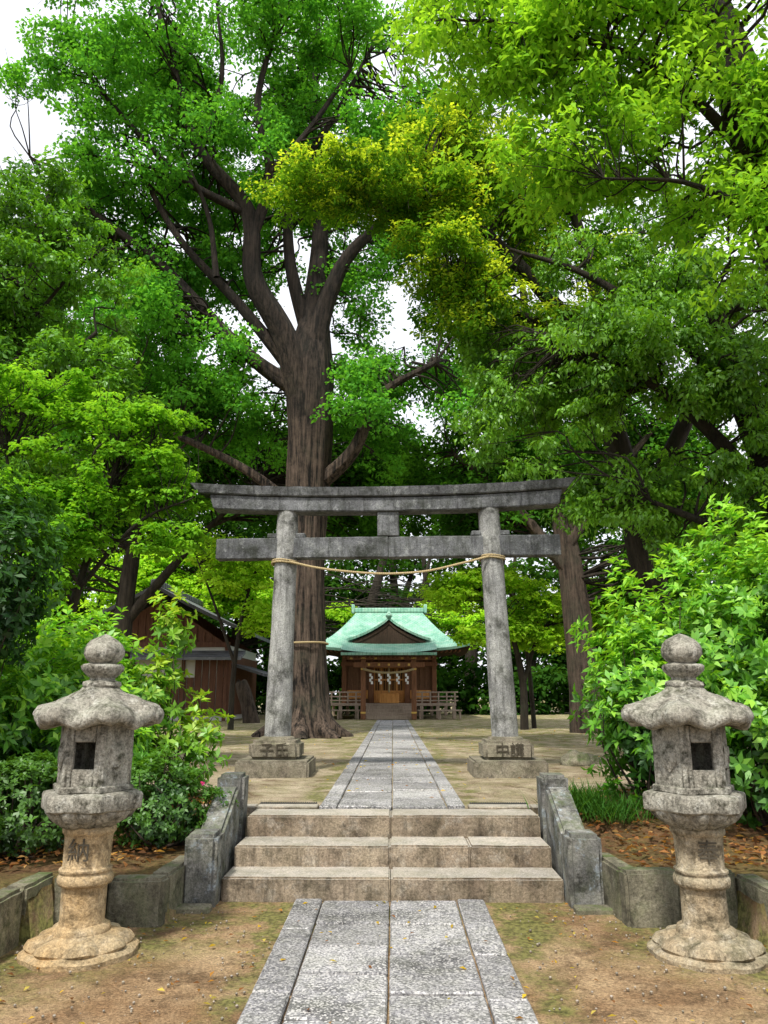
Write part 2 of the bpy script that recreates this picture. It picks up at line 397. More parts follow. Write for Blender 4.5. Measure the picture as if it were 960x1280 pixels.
# ------------------------------------------------------------ steps
root=empty('stone_steps',(0,0,0)); bm=bmesh.new()
for (ya,yb,z0,z1,cuts) in ((6.31,6.70,-.05,.165,(-1.31,-.02,1.29)),(6.68,7.11,-.05,.325,(-1.29,-.03,.62,1.28)),(7.09,7.5,-.05,.50,(-1.27,-.02,1.27))):
    for a,b in zip(cuts[:-1],cuts[1:]):
        box(bm,a+.003,b-.003,ya,yb,z0,z1+random.uniform(-.003,.003),.014,seg=2,wear=.004)
make(bm,'treads',[M_STEP],root)
bm=bmesh.new()
for s in (-1,1):
    for a,b in ((.70,1.27),(1.275,1.9)):
        box(bm,min(s*a,s*b),max(s*a,s*b),7.53,7.72,.3,.512,.008)
make(bm,'landing_kerb',[M_STEP],root)
bm=bmesh.new()
for s in (-1,1):
    for k in range(26):
        x=s*(.74+.021*k); box(bm,x-.005,x+.005,7.74,7.86,.48,.512,0)
    box(bm,min(s*.72,s*1.29),max(s*.72,s*1.29),7.73,7.87,.46,.492,0)
make(bm,'drain_grate',[flat('grate_metal',(.05,.05,.05),.6)],root)
for s in (-1,1):
    r=empty('stair_side_stone',(0,0,0)); bm=bmesh.new()
    xa,xb=(-1.555,-1.318) if s<0 else (1.30,1.54)
    box(bm,xa-.005,xb+.005,6.12,6.40,-.05,.50,.03,seg=2,wear=.006)
    b=bmesh.new(); pr=[(6.41,-.05),(7.12,-.05),(7.12,.73),(7.02,.74),(6.41,.44)]
    v1=[b.verts.new((xa+.02,y,z)) for y,z in pr]; v2=[b.verts.new((xb-.02,y,z)) for y,z in pr]
    b.faces.new(v1); b.faces.new(v2[::-1])
    for k in range(5): b.faces.new((v1[k],v1[(k+1)%5],v2[(k+1)%5],v2[k]))
    bmesh.ops.recalc_face_normals(b,faces=b.faces); bmesh.ops.bevel(b,geom=b.edges[:],offset=.025,segments=2,affect='EDGES'); add(bm,b)
    box(bm,xa,xb,7.13,7.40,.2,.83,.03,seg=2,wear=.006)
    make(bm,'blocks',[M_WING],r)
    bm=bmesh.new(); box(bm,xa-.03 if s<0 else xa,xb if s<0 else xb+.03,5.98,6.11,-.03,.035,.012); make(bm,'footing',[M_WALL],r)
def wallrun(bm,pts,h0,h1,th=.15):
    for (a,b) in zip(pts[:-1],pts[1:]):
        a=Vector(a);b=Vector(b);d=(b-a);L=d.length;n=max(1,round(L/.5)); ang=math.atan2(d.y,d.x)
        for k in range(n):
            p=a+d*((k+.5)/n); M=Matrix.Translation((p.x,p.y,0))@Matrix.Rotation(ang+random.uniform(-.02,.02),4,'Z')
            hh=h1+random.uniform(-.018,.018)
            box(bm,-L/n/2+.005,L/n/2-.005,-th/2,th/2,-.06,hh,.02,M,seg=2,wear=.007)
for s in (-1,1):
    bm=bmesh.new()
    P=[(1.60,6.42),(1.64,5.80)],[(1.56,5.72),(2.33,5.76)],[(2.42,5.78),(2.44,1.0)],[(2.44,1.0),(2.44,-6.0)]
    for run in P:
        rr=[(s*x,y) for x,y in run]
        wallrun(bm,rr,0,.335 if s>0 else .305)
    make(bm,'retaining_wall',[M_WALL])
# ------------------------------------------------------------ lanterns
def text(parent,body,loc,size,mat,rz=0):
    cu=bpy.data.curves.new('inscription','FONT'); cu.body=body; cu.size=size; cu.extrude=.004; cu.align_x='CENTER'; cu.align_y='CENTER'
    cu.materials.append(mat); o=bpy.data.objects.new('inscription',cu); o.location=loc; o.rotation_euler=(math.radians(90),0,rz)
    return link(o,parent)
def lantern(loc,kanji,mshaft,mtop,rot):
    r=empty('stone_lantern',loc)
    Rz=Matrix.Rotation(rot,4,'Z')
    bm=bmesh.new()
    lathe(bm,[(.335,-.03),(.34,.02),(.31,.04)],8*6,M=Rz,fn=lambda a,q,z:(q*(1+.05*(abs(math.sin(a*4))-.5)),z))
    lathe(bm,[(.28,.035),(.295,.06),(.275,.09),(.22,.11),(.175,.12)],80,fn=lambda a,q,z:(q*(1+.16*(abs(math.sin(a*4))-.5)*(q>.2)),z-.02*(1-abs(math.sin(a*4)))*(q>.2)))
    lathe(bm,[(.165,.10),(.172,.125),(.165,.15),(.135,.165),(.132,.19),(.132,.36),(.135,.375),(.158,.385),(.165,.40),(.165,.425),(.157,.44),(.15,.445),(.15,.455),(.158,.462),(.158,.475),(.142,.485),(.14,.50),(.143,.66),(.15,.675),(.16,.685),(.162,.705),(.15,.72)],40)
    for v in bm.verts: v.co=jit(v.co,.005,10)
    make(bm,'shaft',[mshaft],r,50)
    bm=bmesh.new()
    lathe(bm,[(.155,.715),(.18,.73),(.235,.765),(.262,.80),(.265,.815)],72,fn=lambda a,q,z:(q*(1+.10*(abs(math.sin(a*6))-.6)*(q>.17)),z+.012*(1-abs(math.sin(a*6)))))
    def H(a,q,z):
        n=6; t=((a)%(2*math.pi/n))-math.pi/n
        h=math.cos(math.pi/n)/math.cos(t); return q*h,z
    lathe(bm,[(.285,.812),(.315,.822),(.322,.83),(.322,.905),(.312,.918),(.28,.925)],96,fn=H)
    lathe(bm,[(.245,.922),(.255,.93),(.255,.955),(.245,.962)],96,fn=H)
    for v in bm.verts: v.co=jit(v.co,.009,8)
    make(bm,'platform',[mtop],r,40)
    bm=bmesh.new()
    rad=.225; z0,z1=.955,1.33
    for k in range(6):
        a0=math.radians(60*k); a1=math.radians(60*(k+1)); p0=Vector((rad*math.cos(a0),rad*math.sin(a0),0)); p1=Vector((rad*math.cos(a1),rad*math.sin(a1),0))
        mid=(p0+p1)/2; L=(p1-p0).length; nx=math.atan2(mid.y,mid.x)
        M=Matrix.Translation((mid.x*.93,mid.y*.93,0))@Matrix.Rotation(nx+math.pi/2,4,'Z')
        if k in (1,4):
            w=.066
            box(bm,-L/2+.004,-w,-.02,.02,z0,z1,.006,M); box(bm,w,L/2-.004,-.02,.02,z0,z1,.006,M)
            box(bm,-w,w,-.019,.019,z0,1.065,.005,M); box(bm,-w,w,-.019,.019,1.225,z1,.005,M)
        else:
            box(bm,-L/2+.004,L/2-.004,-.02,.02,z0,z1,.006,M)
            for sg in (-1,1):
                b=bmesh.new(); bmesh.ops.create_icosphere(b,subdivisions=3,radius=1)
                for v in b.verts:
                    q=v.co*1.0; v.co=Vector((q.x*.06,q.y*.024,q.z*.085))*(1+.45*noise.noise(q*3.2+Vector((k,0,0))))
                bmesh.ops.transform(b,matrix=Matrix.Translation((0,.02*sg,1.14)),verts=b.verts); add(bm,b,M)
    for k in range(6):
        a0=math.radians(60*k); box(bm,-.022,.022,-.022,.022,z0-.001,z1+.002,.010,Matrix.Translation((rad*.93*math.cos(a0),rad*.93*math.sin(a0),0))@Matrix.Rotation(a0,4,'Z'))
    make(bm,'firebox',[mtop],r,40)
    bm=bmesh.new()
    def rf(a,q,z):
        t=((a+math.pi/6)%(math.pi/3))-math.pi/6
        c=math.cos(t*3); cc=max(0,c)**1.5
        rr=q*(1+.10*(cc-.5)*min(1,max(0,(q-.12)/.2)))
        zz=z+.045*cc*max(0,(q-.2)/.16)+.010*math.cos(t*3)*(q>.15)
        return rr,zz
    prof=[(.13,1.325),(.24,1.315),(.33,1.30),(.365,1.305),(.382,1.325),(.385,1.355),(.372,1.385),(.34,1.405),(.29,1.43),(.235,1.465),(.18,1.505),(.135,1.535),(.115,1.56)]
    lathe(bm,prof,96,fn=rf)
    for k in range(12):
        a0=math.radians(30*k); cor=(k%2==0)
        b=bmesh.new(); bmesh.ops.create_uvsphere(b,u_segments=20,v_segments=12,radius=1)
        sx,sy,sz=(.058,.07,.056) if cor else (.035,.06,.038)
        for v in b.verts: v.co=Vector((v.co.x*sx,v.co.y*sy,v.co.z*sz))
        add(bm,b,Matrix.Rotation(a0,4,'Z')@Matrix.Translation((.366 if cor else .337,0,1.385 if cor else 1.355)))
        if cor:
            b=bmesh.new(); bmesh.ops.create_uvsphere(b,u_segments=16,v_segments=8,radius=1)
            for v in b.verts: v.co=Vector((v.co.x*.115,v.co.y*.028,v.co.z*.028))
            add(bm,b,Matrix.Rotation(a0,4,'Z')@Matrix.Translation((.265,0,1.452))@Matrix.Rotation(math.radians(30),4,'Y'))
    for v in bm.verts: v.co=jit(jit(v.co,.012,8),.006,25)
    make(bm,'roof',[mtop],r,60)
    bm=bmesh.new()
    lathe(bm,[(.10,1.545),(.12,1.57),(.115,1.59),(.08,1.60),(.075,1.615),(.095,1.635),(.122,1.665),(.126,1.69),(.12,1.70),(.092,1.705),(.080,1.712),(.105,1.73),(.128,1.765),(.128,1.80),(.112,1.835),(.085,1.86),(.05,1.88),(.025,1.895),(.003,1.905)],40,
      fn=lambda a,q,z:(q*(1+.09*(abs(math.sin(a*4))-.5)*(1.62<z<1.70)),z))
    for v in bm.verts: v.co=jit(jit(v.co,.008,10),.005,28)
    make(bm,'finial',[mtop],r,60)
    text(r,kanji,(0,-.1465,.585),.14,M_LETTER_SHADE)
    return r
lantern((-1.90,5.12,0),'納',M_LTAN,M_LTOP,.1)
lantern((1.885,5.12,0),'奉',M_LTAN2,M_LTOP,0)
# ------------------------------------------------------------ torii
T=empty('stone_torii_gate',(-.02,10.75,.5))
tilt=Matrix.Rotation(math.radians(-.7),4,'Y')
bm=bmesh.new()
for s in (-1,1):
    pr=[];n=16
    for k in range(n+1):
        t=k/n; pr.append((.178-.03*t+.004*math.sin(t*9),.40+t*3.2))
    b=bmesh.new(); lathe(b,pr,36)
    for v in b.verts:
        t=(v.co.z-.4)/3.2; v.co=jit(v.co,.006,4); v.co.x+=s*(1.53-.09*t)
    add(bm,b,tilt)
make(bm,'pillars',[M_TORII],T,50)
def beam(bm,half_t,half_b,zt,zb,depth_t,depth_b,curve,crown=0,M=None,n=60,off=0):
    b=bmesh.new(); rings=[]
    for k in range(n+1):
        u=-1+2*k/n; cz=curve*abs(u)**2.3
        pts=[(off+u*half_b,-depth_b/2,zb+cz*.85),(off+u*half_b,depth_b/2,zb+cz*.85),(off+u*half_t,depth_t/2,zt+cz),(off+u*half_t,0,zt+cz+crown),(off+u*half_t,-depth_t/2,zt+cz)]
        rings.append([b.verts.new(Vector(p)+noise.noise_vector(Vector(p)*5)*.007) for p in pts])
    for k in range(n):
        for q in range(5): b.faces.new((rings[k][q],rings[k][(q+1)%5],rings[k+1][(q+1)%5],rings[k+1][q]))
    b.faces.new(rings[0]); b.faces.new(rings[-1][::-1]); bmesh.ops.recalc_face_normals(b,faces=b.faces)
    es=[e for e in b.edges if len(e.link_faces)==2 and e.calc_face_angle()>.9]
    bmesh.ops.bevel(b,geom=es,offset=.012,segments=2,affect='EDGES')
    add(bm,b,M)
bm=bmesh.new()
beam(bm,2.52,2.46,3.765,3.565,.30,.30,.085,0,tilt,off=-.03)
beam(bm,2.76,2.64,3.905,3.778,.44,.38,.10,.03,tilt,off=-.07)
make(bm,'lintel_beams',[M_BEAM],T,30)
bm=bmesh.new()
box(bm,-2.44,-.0015,-.10,.10,2.91,3.205,.012,tilt,wear=.005); box(bm,.0015,2.42,-.10,.10,2.905,3.20,.012,tilt,wear=.005)
box(bm,-.155,.155,-.11,.11,3.207,3.563,.015,tilt)
for s in (-1,1):
    for q in (-1,1):
        x=s*1.45+q*.20; box(bm,x-.07,x+.07,-.075,.075,3.207,3.275,.01,tilt)
make(bm,'tie_beam',[M_BEAM],T,30)
bm=bmesh.new()
for s in (-1,1):
    x=s*1.53-.005
    box(bm,x-.475,x+.475,-.475,.475,-.1,.20,.025,seg=2,wear=.006)
    box(bm,x-.33,x+.33,-.33,.33,.19,.44,.05,seg=3,wear=.004)
    lathe(bm,[(.24,.44),(.23,.47),(.19,.485)],36,(x,0,0))
make(bm,'plinths',[M_TBASE],T,40)
text(T,'子氏',(-1.53,-.342,.315),.19,M_LETTER_SHADE); text(T,'中講',(1.53,-.342,.315),.19,M_LETTER_SHADE)
ROPE=flat('straw_rope',(.42,.33,.18),.9,.35,60)
def rope(name,pts,r,parent,pitch=.12):
    P=catmull([[*p,r] for p in pts],14); seg=np.linalg.norm(np.diff(P[:,:3],axis=0),axis=1); s=np.concatenate([[0],np.cumsum(seg)])
    n=int(s[-1]/pitch*10); t=np.linspace(0,s[-1],n); C=np.stack([np.interp(t,s,P[:,i]) for i in range(3)],1)
    Tn=unit(np.gradient(C,axis=0)); U=unit(np.cross(Tn,np.array([.03,.02,1.]))); W=np.cross(Tn,U)
    out=[]
    for k in range(3):
        a=t/pitch*2*math.pi+k*2.094
        Q=C+(U*np.cos(a)[:,None]+W*np.sin(a)[:,None])*r*.55; out.append(np.concatenate([Q,np.full((n,1),r*.6)],1))
    return tubes(name,out,ROPE,parent,ns=6)
def ring(c,R,n=12): return [(c[0]+R*math.cos(2*math.pi*k/n),c[1]+R*math.sin(2*math.pi*k/n),c[2]+.01*math.sin(k)) for k in range(n+1)]
rr=empty('straw_rope',(-.02,10.75,.5))
rope('left_wrap',ring((-1.51,0,2.83),.18),.013,rr); rope('left_wrap',ring((-1.51,0,2.86),.178),.012,rr)
rope('right_wrap',ring((1.43,0,2.89),.18),.013,rr); rope('right_wrap',ring((1.43,0,2.92),.178),.012,rr)
rope('span',[(-1.42,-.18,2.83),(-1.0,-.17,2.74),(-.45,-.15,2.68),(0,-.14,2.665),(.5,-.15,2.70),(1.0,-.17,2.81),(1.36,-.18,2.90)],.015,rr,.09)
# ------------------------------------------------------------ shrine hall
W_D=wood('dark_timber',(.03,.02,.014),(.09,.055,.035)); W_O=wood('orange_timber',(.46,.18,.045),(.76,.40,.13)); W_G=wood('grey_timber',(.24,.18,.14),(.44,.35,.27)); W_R=wood('red_brown_timber',(.13,.055,.025),(.28,.13,.065)); W_S=wood('weathered_boards',(.11,.055,.03),(.26,.135,.07))
m,nt=newmat('verdigris_copper'); co=N(nt,'ShaderNodeTexCoord').outputs['Object']
c=mixc(nt,mapr(nt,noi(nt,co,1.2,6,.7),.35,.65),(.14,.38,.28),(.40,.66,.54)); c=mixc(nt,mapr(nt,noi(nt,co,4,7,.7),.5,.66,0,.6),c,(.52,.64,.54))
br=N(nt,'ShaderNodeTexBrick'); br.inputs['Scale'].default_value=3; br.inputs['Mortar Size'].default_value=.03; br.inputs['Color1'].default_value=(1,1,1,1); br.inputs['Color2'].default_value=(.82,.88,.82,1); br.inputs['Mortar'].default_value=(.45,.5,.45,1)
nt.links.new(co,br.inputs['Vector']); c=mixc(nt,1.0,c,br.outputs[0],'MULTIPLY'); finish(nt,c,.6,br.outputs['Fac'],.01,.4); M_CU=m
WHITE=flat('white_paper',(.8,.8,.78),.8,.03); GOLD=flat('gold_fitting',(.65,.42,.10),.45,.1)
def hiproof(bm,ex,ey0,ey1,ez,rx,ry,rz,pw=1.35,lift=.25,th=.10,mi=0,mu=1,nu=64,nv=10):
    def per(s,hx,y0,y1):
        s=s%4; k=int(s); f=s-k
        return [(-hx+2*hx*f,y0),(hx,y0+(y1-y0)*f),(hx-2*hx*f,y1),(-hx,y1-(y1-y0)*f)][k],f
    for lay,dz in ((0,0),(1,-th)):
        rows=[]
        for a in range(nv+1):
            v=a/nv; row=[]
            for q in range(nu):
                s=4*q/nu; (x,y),f=per(s,ex,ey0,ey1); (x2,y2),_=per(s,rx,ry-.02,ry+.02)
                cor=abs(2*f-1)**4
                row.append(bm.verts.new((x+(x2-x)*v,y+(y2-y)*v,ez+(rz-ez)*v**pw+lift*cor*(1-v)**3+dz)))
            rows.append(row)
        for a in range(nv):
            for q in range(nu):
                vs=(rows[a][q],rows[a][(q+1)%nu],rows[a+1][(q+1)%nu],rows[a+1][q])
                f=bm.faces.new(vs if lay==0 else vs[::-1]); f.material_index=mi if lay==0 else mu
        if lay==0: top=rows[0]
        else:
            for q in range(nu):
                f=bm.faces.new((top[(q+1)%nu],top[q],rows[0][q],rows[0][(q+1)%nu])); f.material_index=mi
SH=empty('shrine_hall',(-.18,37.6,.5))
bm=bmesh.new()
hiproof(bm,3.75,-1.5,5.5,3.15,1.65,2.0,5.25,1.45,.28,.12)
make(bm,'main_roof',[M_CU,W_D],SH,40)
bm=bmesh.new()
n=14
for dz,mi in ((0,0),(-.1,1)):
    prev=None
    for k in range(n+1):
        t=k/n; y=-.4-2.3*t; z=3.72-.98*t+.18*t*t
        row=[bm.verts.new((x,y,z+dz+.14*abs(x/2.15)**3)) for x in np.linspace(-2.15,2.15,17)]
        if prev:
            for q in range(16):
                f=bm.faces.new((prev[q],row[q],row[q+1],prev[q+1])); f.material_index=mi
        prev=row
box(bm,-2.15,2.15,-2.74,-2.66,2.80,2.92,.01,mi=0)
for s in (-1,1):
    rows=[]
    for k in range(11):
        t=k/10; x=s*1.95*t; z=4.65-1.12*t**.8+.12*t**4
        rows.append([bm.verts.new((x,y,z+d)) for y,d in ((-1.35,-.12),(-1.35,0),(1.2,0))])
    for a,b_ in zip(rows[:-1],rows[1:]):
        for q in range(2):
            f=bm.faces.new((a[q],a[q+1],b_[q+1],b_[q])); f.material_index=0
    rows=[]
    for k in range(11):
        t=k/10; x=s*1.72*t; z=4.47-1.05*t**.8+.1*t**4
        rows.append([bm.verts.new((x,-1.27,z)),bm.verts.new((x,-1.27,z-.14)),bm.verts.new((x,-1.22,z-.14)),bm.verts.new((x,-1.22,3.3))])
    for a,b_ in zip(rows[:-1],rows[1:]):
        for q in range(3):
            f=bm.faces.new((a[q],a[q+1],b_[q+1],b_[q])); f.material_index=1
lathe(bm,[(.12,0),(.17,.1),(.12,.2),(.02,.34)],10,(0,-1.3,4.6))
box(bm,-1.85,1.85,1.85,2.15,5.20,5.42,.03)
box(bm,-.10,.10,-1.3,1.9,4.62,4.74,.02)
for s in (-1,1): box(bm,s*1.85-.08,s*1.85+.08,1.8,2.2,5.15,5.6,.03)
bmesh.ops.recalc_face_normals(bm,faces=bm.faces)
make(bm,'front_gable',[M_CU,W_D],SH,40)
bm=bmesh.new()
box(bm,-3.1,3.1,-1.0,5.0,.58,.70,.01)
for x in np.linspace(-3,3,9):
    for y in (-.9,4.9): box(bm,x-.08,x+.08,y-.08,y+.08,0,.58,.01)
for s in (-1,1):
    for x in np.linspace(1.15,3.05,6): box(bm,s*x-.035,s*x+.035,-.99,-.92,.70,1.22,.005)
    for z in (.82,1.0,1.2): box(bm,min(s*1.1,s*3.2),max(s*1.1,s*3.2),-.975,-.925,z-.03,z+.03,.005)
    for z in (.82,1.0,1.2): box(bm,s*3.08-.03,s*3.08+.03,-.9,4.9,z-.03,z+.03,.005)
    box(bm,min(s*1.3,s*3.3),max(s*1.3,s*3.3),-1.9,-1.5,.36,.42,.01)
    for x in (1.4,2.3,3.2): box(bm,s*x-.04,s*x+.04,-1.85,-1.55,0,.36,.01)
for k in range(4): box(bm,-1.05,1.05,-1.05-.26*(k+1),-1.05-.26*k+.02,0,.58-.14*k,.01)
make(bm,'veranda',[W_G],SH)
bm=bmesh.new()
for x in (-2.15,-.85,.85,2.15):
    for y in (0,4): box(bm,x-.11,x+.11,y-.11,y+.11,.7,3.2,.015)
for x in (-1.15,1.12): box(bm,x-.11,x+.11,-2.3,-2.08,0,2.75,.02)
box(bm,-2.3,2.3,-.16,.16,2.42,2.62,.01); box(bm,-2.3,2.3,-.14,.14,2.95,3.2,.01)
box(bm,-1.6,1.6,-2.28,-2.10,2.28,2.52,.02); box(bm,-1.9,1.9,-2.30,-2.08,2.62,2.76,.02)
for x in np.linspace(-3.3,3.3,34): box(bm,x-.03,x+.03,-1.4,0,3.05,3.12,0)
for x in np.linspace(-2.0,2.0,22): box(bm,x-.03,x+.03,-2.62,-.6,2.69,2.75,0)
for x in (-1.15,1.12): box(bm,x-.06,x+.06,-2.1,-.1,2.3,2.45,.01)
make(bm,'frame',[W_R],SH)
bm=bmesh.new()
box(bm,-2.05,2.05,.06,3.94,.7,3.1,.01)
for a,b_ in ((-2.03,-.97),(.97,2.03)):
    for k in range(5):
        x=a+(b_-a)*k/4; box(bm,x-.03,x+.03,.0,.055,.72,2.4,0)
    for z in np.linspace(.74,2.38,9): box(bm,a,b_,.01,.052,z-.02,z+.02,0)
make(bm,'walls',[W_S],SH)
bm=bmesh.new()
for a,b_ in ((-.73,-.37),(-.36,0),(.004,.36),(.37,.73)):
    box(bm,a,a+.05,-.01,.05,.72,2.4,0); box(bm,b_-.05,b_,-.01,.05,.72,2.4,0)
    for z in (.72,1.2,1.75,2.33): box(bm,a+.05,b_-.05,-.008,.048,z,z+.07,0)
    box(bm,a+.05,b_-.05,.02,.045,.79,1.2,0)
    for x in np.linspace(a+.1,b_-.1,3): box(bm,x-.01,x+.01,.0,.04,1.27,2.33,0)
for a,b_ in ((-2.0,-1.0),(1.0,2.0)): box(bm,a,b_,-.02,.008,.9,1.3,.005)
make(bm,'doors',[W_O],SH)
bm=bmesh.new()
for x in (-1.15,1.12):
    for z in (.3,2.2,2.7): box(bm,x-.118,x+.118,-2.31,-2.072,z-.04,z+.04,.005)
for x in (-.9,-.45,0,.45,.9): box(bm,x-.05,x+.05,-2.292,-2.282,2.35,2.45,.003)
for x in (-1.7,-.6,.6,1.7): box(bm,x-.06,x+.06,-2.312,-2.302,2.64,2.74,.003)
make(bm,'gold_fittings',[GOLD],SH)
bm=bmesh.new()
for s in (-1,1): box(bm,s*2.06-.01,s*2.06+.012,.3,3.7,1.4,2.3,0)
box(bm,-.72,.72,.050,.0585,1.3,2.3,0); make(bm,'opening_shade_panels',[M_DARK],SH)  # near-black panels on the solid walls paint the shade inside door and windows
bm=bmesh.new(); box(bm,-.45,.45,-1.02,-.6,.705,1.15,.02)
for x in np.linspace(-.38,.38,10): box(bm,x-.02,x+.02,-.98,-.64,1.15,1.18,0)
make(bm,'offering_box',[W_O],SH)
rope('sacred_rope',[(-1.15,-2.34,2.2),(-.6,-2.34,2.08),(0,-2.34,2.04),(.6,-2.34,2.08),(1.12,-2.34,2.2)],.05,SH,.3)
rope('bell_rope',[(0,-1.6,2.4),(.01,-1.6,1.8),(0,-1.6,1.2)],.045,SH,.2)
bm=bmesh.new()
for x in (-.8,-.4,0,.4,.8):
    for k in range(4):
        xx=x+(.04 if k%2 else -.03); box(bm,xx-.045,xx+.045,-2.40,-2.392+.002*k,1.98-.11*(k+1),1.98-.11*k+.02,0)
make(bm,'paper_streamers',[WHITE],SH)
# ------------------------------------------------------------ side hall (left)
SB=empty('side_hall',(-10.3,34,.4)); PL=flat('white_plaster',(.62,.61,.56),.85,.06,2); W_B=wood('brown_boards',(.07,.03,.018),(.19,.085,.048))
m,nt=newmat('roof_tiles_grey'); co=N(nt,'ShaderNodeTexCoord').outputs['Object']
wv=N(nt,'ShaderNodeTexWave'); wv.bands_direction='Y'; wv.inputs['Scale'].default_value=.9; nt.links.new(co,wv.inputs['Vector'])
c=mixc(nt,mapr(nt,noi(nt,co,3,6,.7),.35,.65),(.09,.095,.105),(.19,.195,.21)); c=mixc(nt,1.,c,mixc(nt,wv.outputs['Fac'],(.5,.5,.5),(1.2,1.2,1.2)),'MULTIPLY'); finish(nt,c,.5,wv.outputs['Fac'],.05,.8); ROOF=m
bm=bmesh.new()
box(bm,-3.1,3.1,0,7,1.9,3.3,.01,mi=0)
box(bm,-3.06,3.06,.03,6.97,0,1.9,0,mi=0)
make(bm,'plaster_walls',[PL],SB)
bm=bmesh.new()
b=bmesh.new(); a=[b.verts.new(p) for p in ((-3.1,0,3.28),(3.1,0,3.28),(0,0,5.3))]; c_=[b.verts.new(p) for p in ((-3.1,7,3.28),(3.1,7,3.28),(0,7,5.3))]
b.faces.new(a);b.faces.new(c_[::-1])
add(bm,b,mi=0)
for x in np.arange(-2.6,2.7,.33): box(bm,x-.03,x+.03,-.035,-.005,3.3,5.2-abs(x)*.66,0)
for k in range(20):
    x=-3.1+k*.32; box(bm,x+.002,x+.29,-.03,.028,.3,2.75 if x>1.4 else 1.9,.004)
for y in np.arange(0,7,.3): box(bm,3.1,3.135,y,y+.28,.3,2.9,.004)
for x in (-3.1,-1,1.2,3.05): box(bm,x-.08,x+.08,-.07,-.031,0,3.4,.005)
box(bm,-3.2,3.2,-.09,-.032,3.2,3.42,.005); box(bm,-3.2,3.2,-.085,-.033,2.72,2.84,.005)
make(bm,'timber_boards',[W_B],SB)
bm=bmesh.new()
for s in (-1,1):
    rows=[]
    for k in range(13):
        t=k/12; x=s*4.15*t; z=5.85-2.35*t+.35*t*t
        rows.append([bm.verts.new((x,y,z+d)) for y,d in ((-1.0,-.16),(-1.0,0),(8,0),(8,-.16))])
    for a,b_ in zip(rows[:-1],rows[1:]):
        for q in range(4): bm.faces.new((a[q],a[(q+1)%4],b_[(q+1)%4],b_[q]))
    bm.faces.new(rows[-1])
box(bm,-.16,.16,-1.1,8.1,5.76,6.05,.04)
bmesh.ops.recalc_face_normals(bm,faces=bm.faces)
make(bm,'tiled_roof',[ROOF],SB,30)
bm=bmesh.new()
b=bmesh.new(); vs=[b.verts.new(p) for p in ((3.0,.3,2.6),(4.6,.3,2.1),(4.6,6,2.1),(3.0,6,2.6),(3.0,.3,2.48),(4.6,.3,1.98),(4.6,6,1.98),(3.0,6,2.48))]
for f in ((0,1,2,3),(4,7,6,5),(0,4,5,1),(1,5,6,2),(2,6,7,3),(3,7,4,0)): b.faces.new([vs[i] for i in f])
add(bm,b)
b=bmesh.new(); vs=[b.verts.new(p) for p in ((-3.6,-.08,3.05),(3.9,-.08,3.05),(3.9,-1.2,2.72),(-3.6,-1.2,2.72),(-3.6,-.08,2.93),(3.9,-.08,2.93),(3.9,-1.2,2.60),(-3.6,-1.2,2.60))]
for f in ((0,1,2,3),(4,7,6,5),(0,4,5,1),(1,5,6,2),(2,6,7,3),(3,7,4,0)): b.faces.new([vs[i] for i in f])
bmesh.ops.recalc_face_normals(b,faces=b.faces); add(bm,b); make(bm,'lean_to_roof',[ROOF],SB)
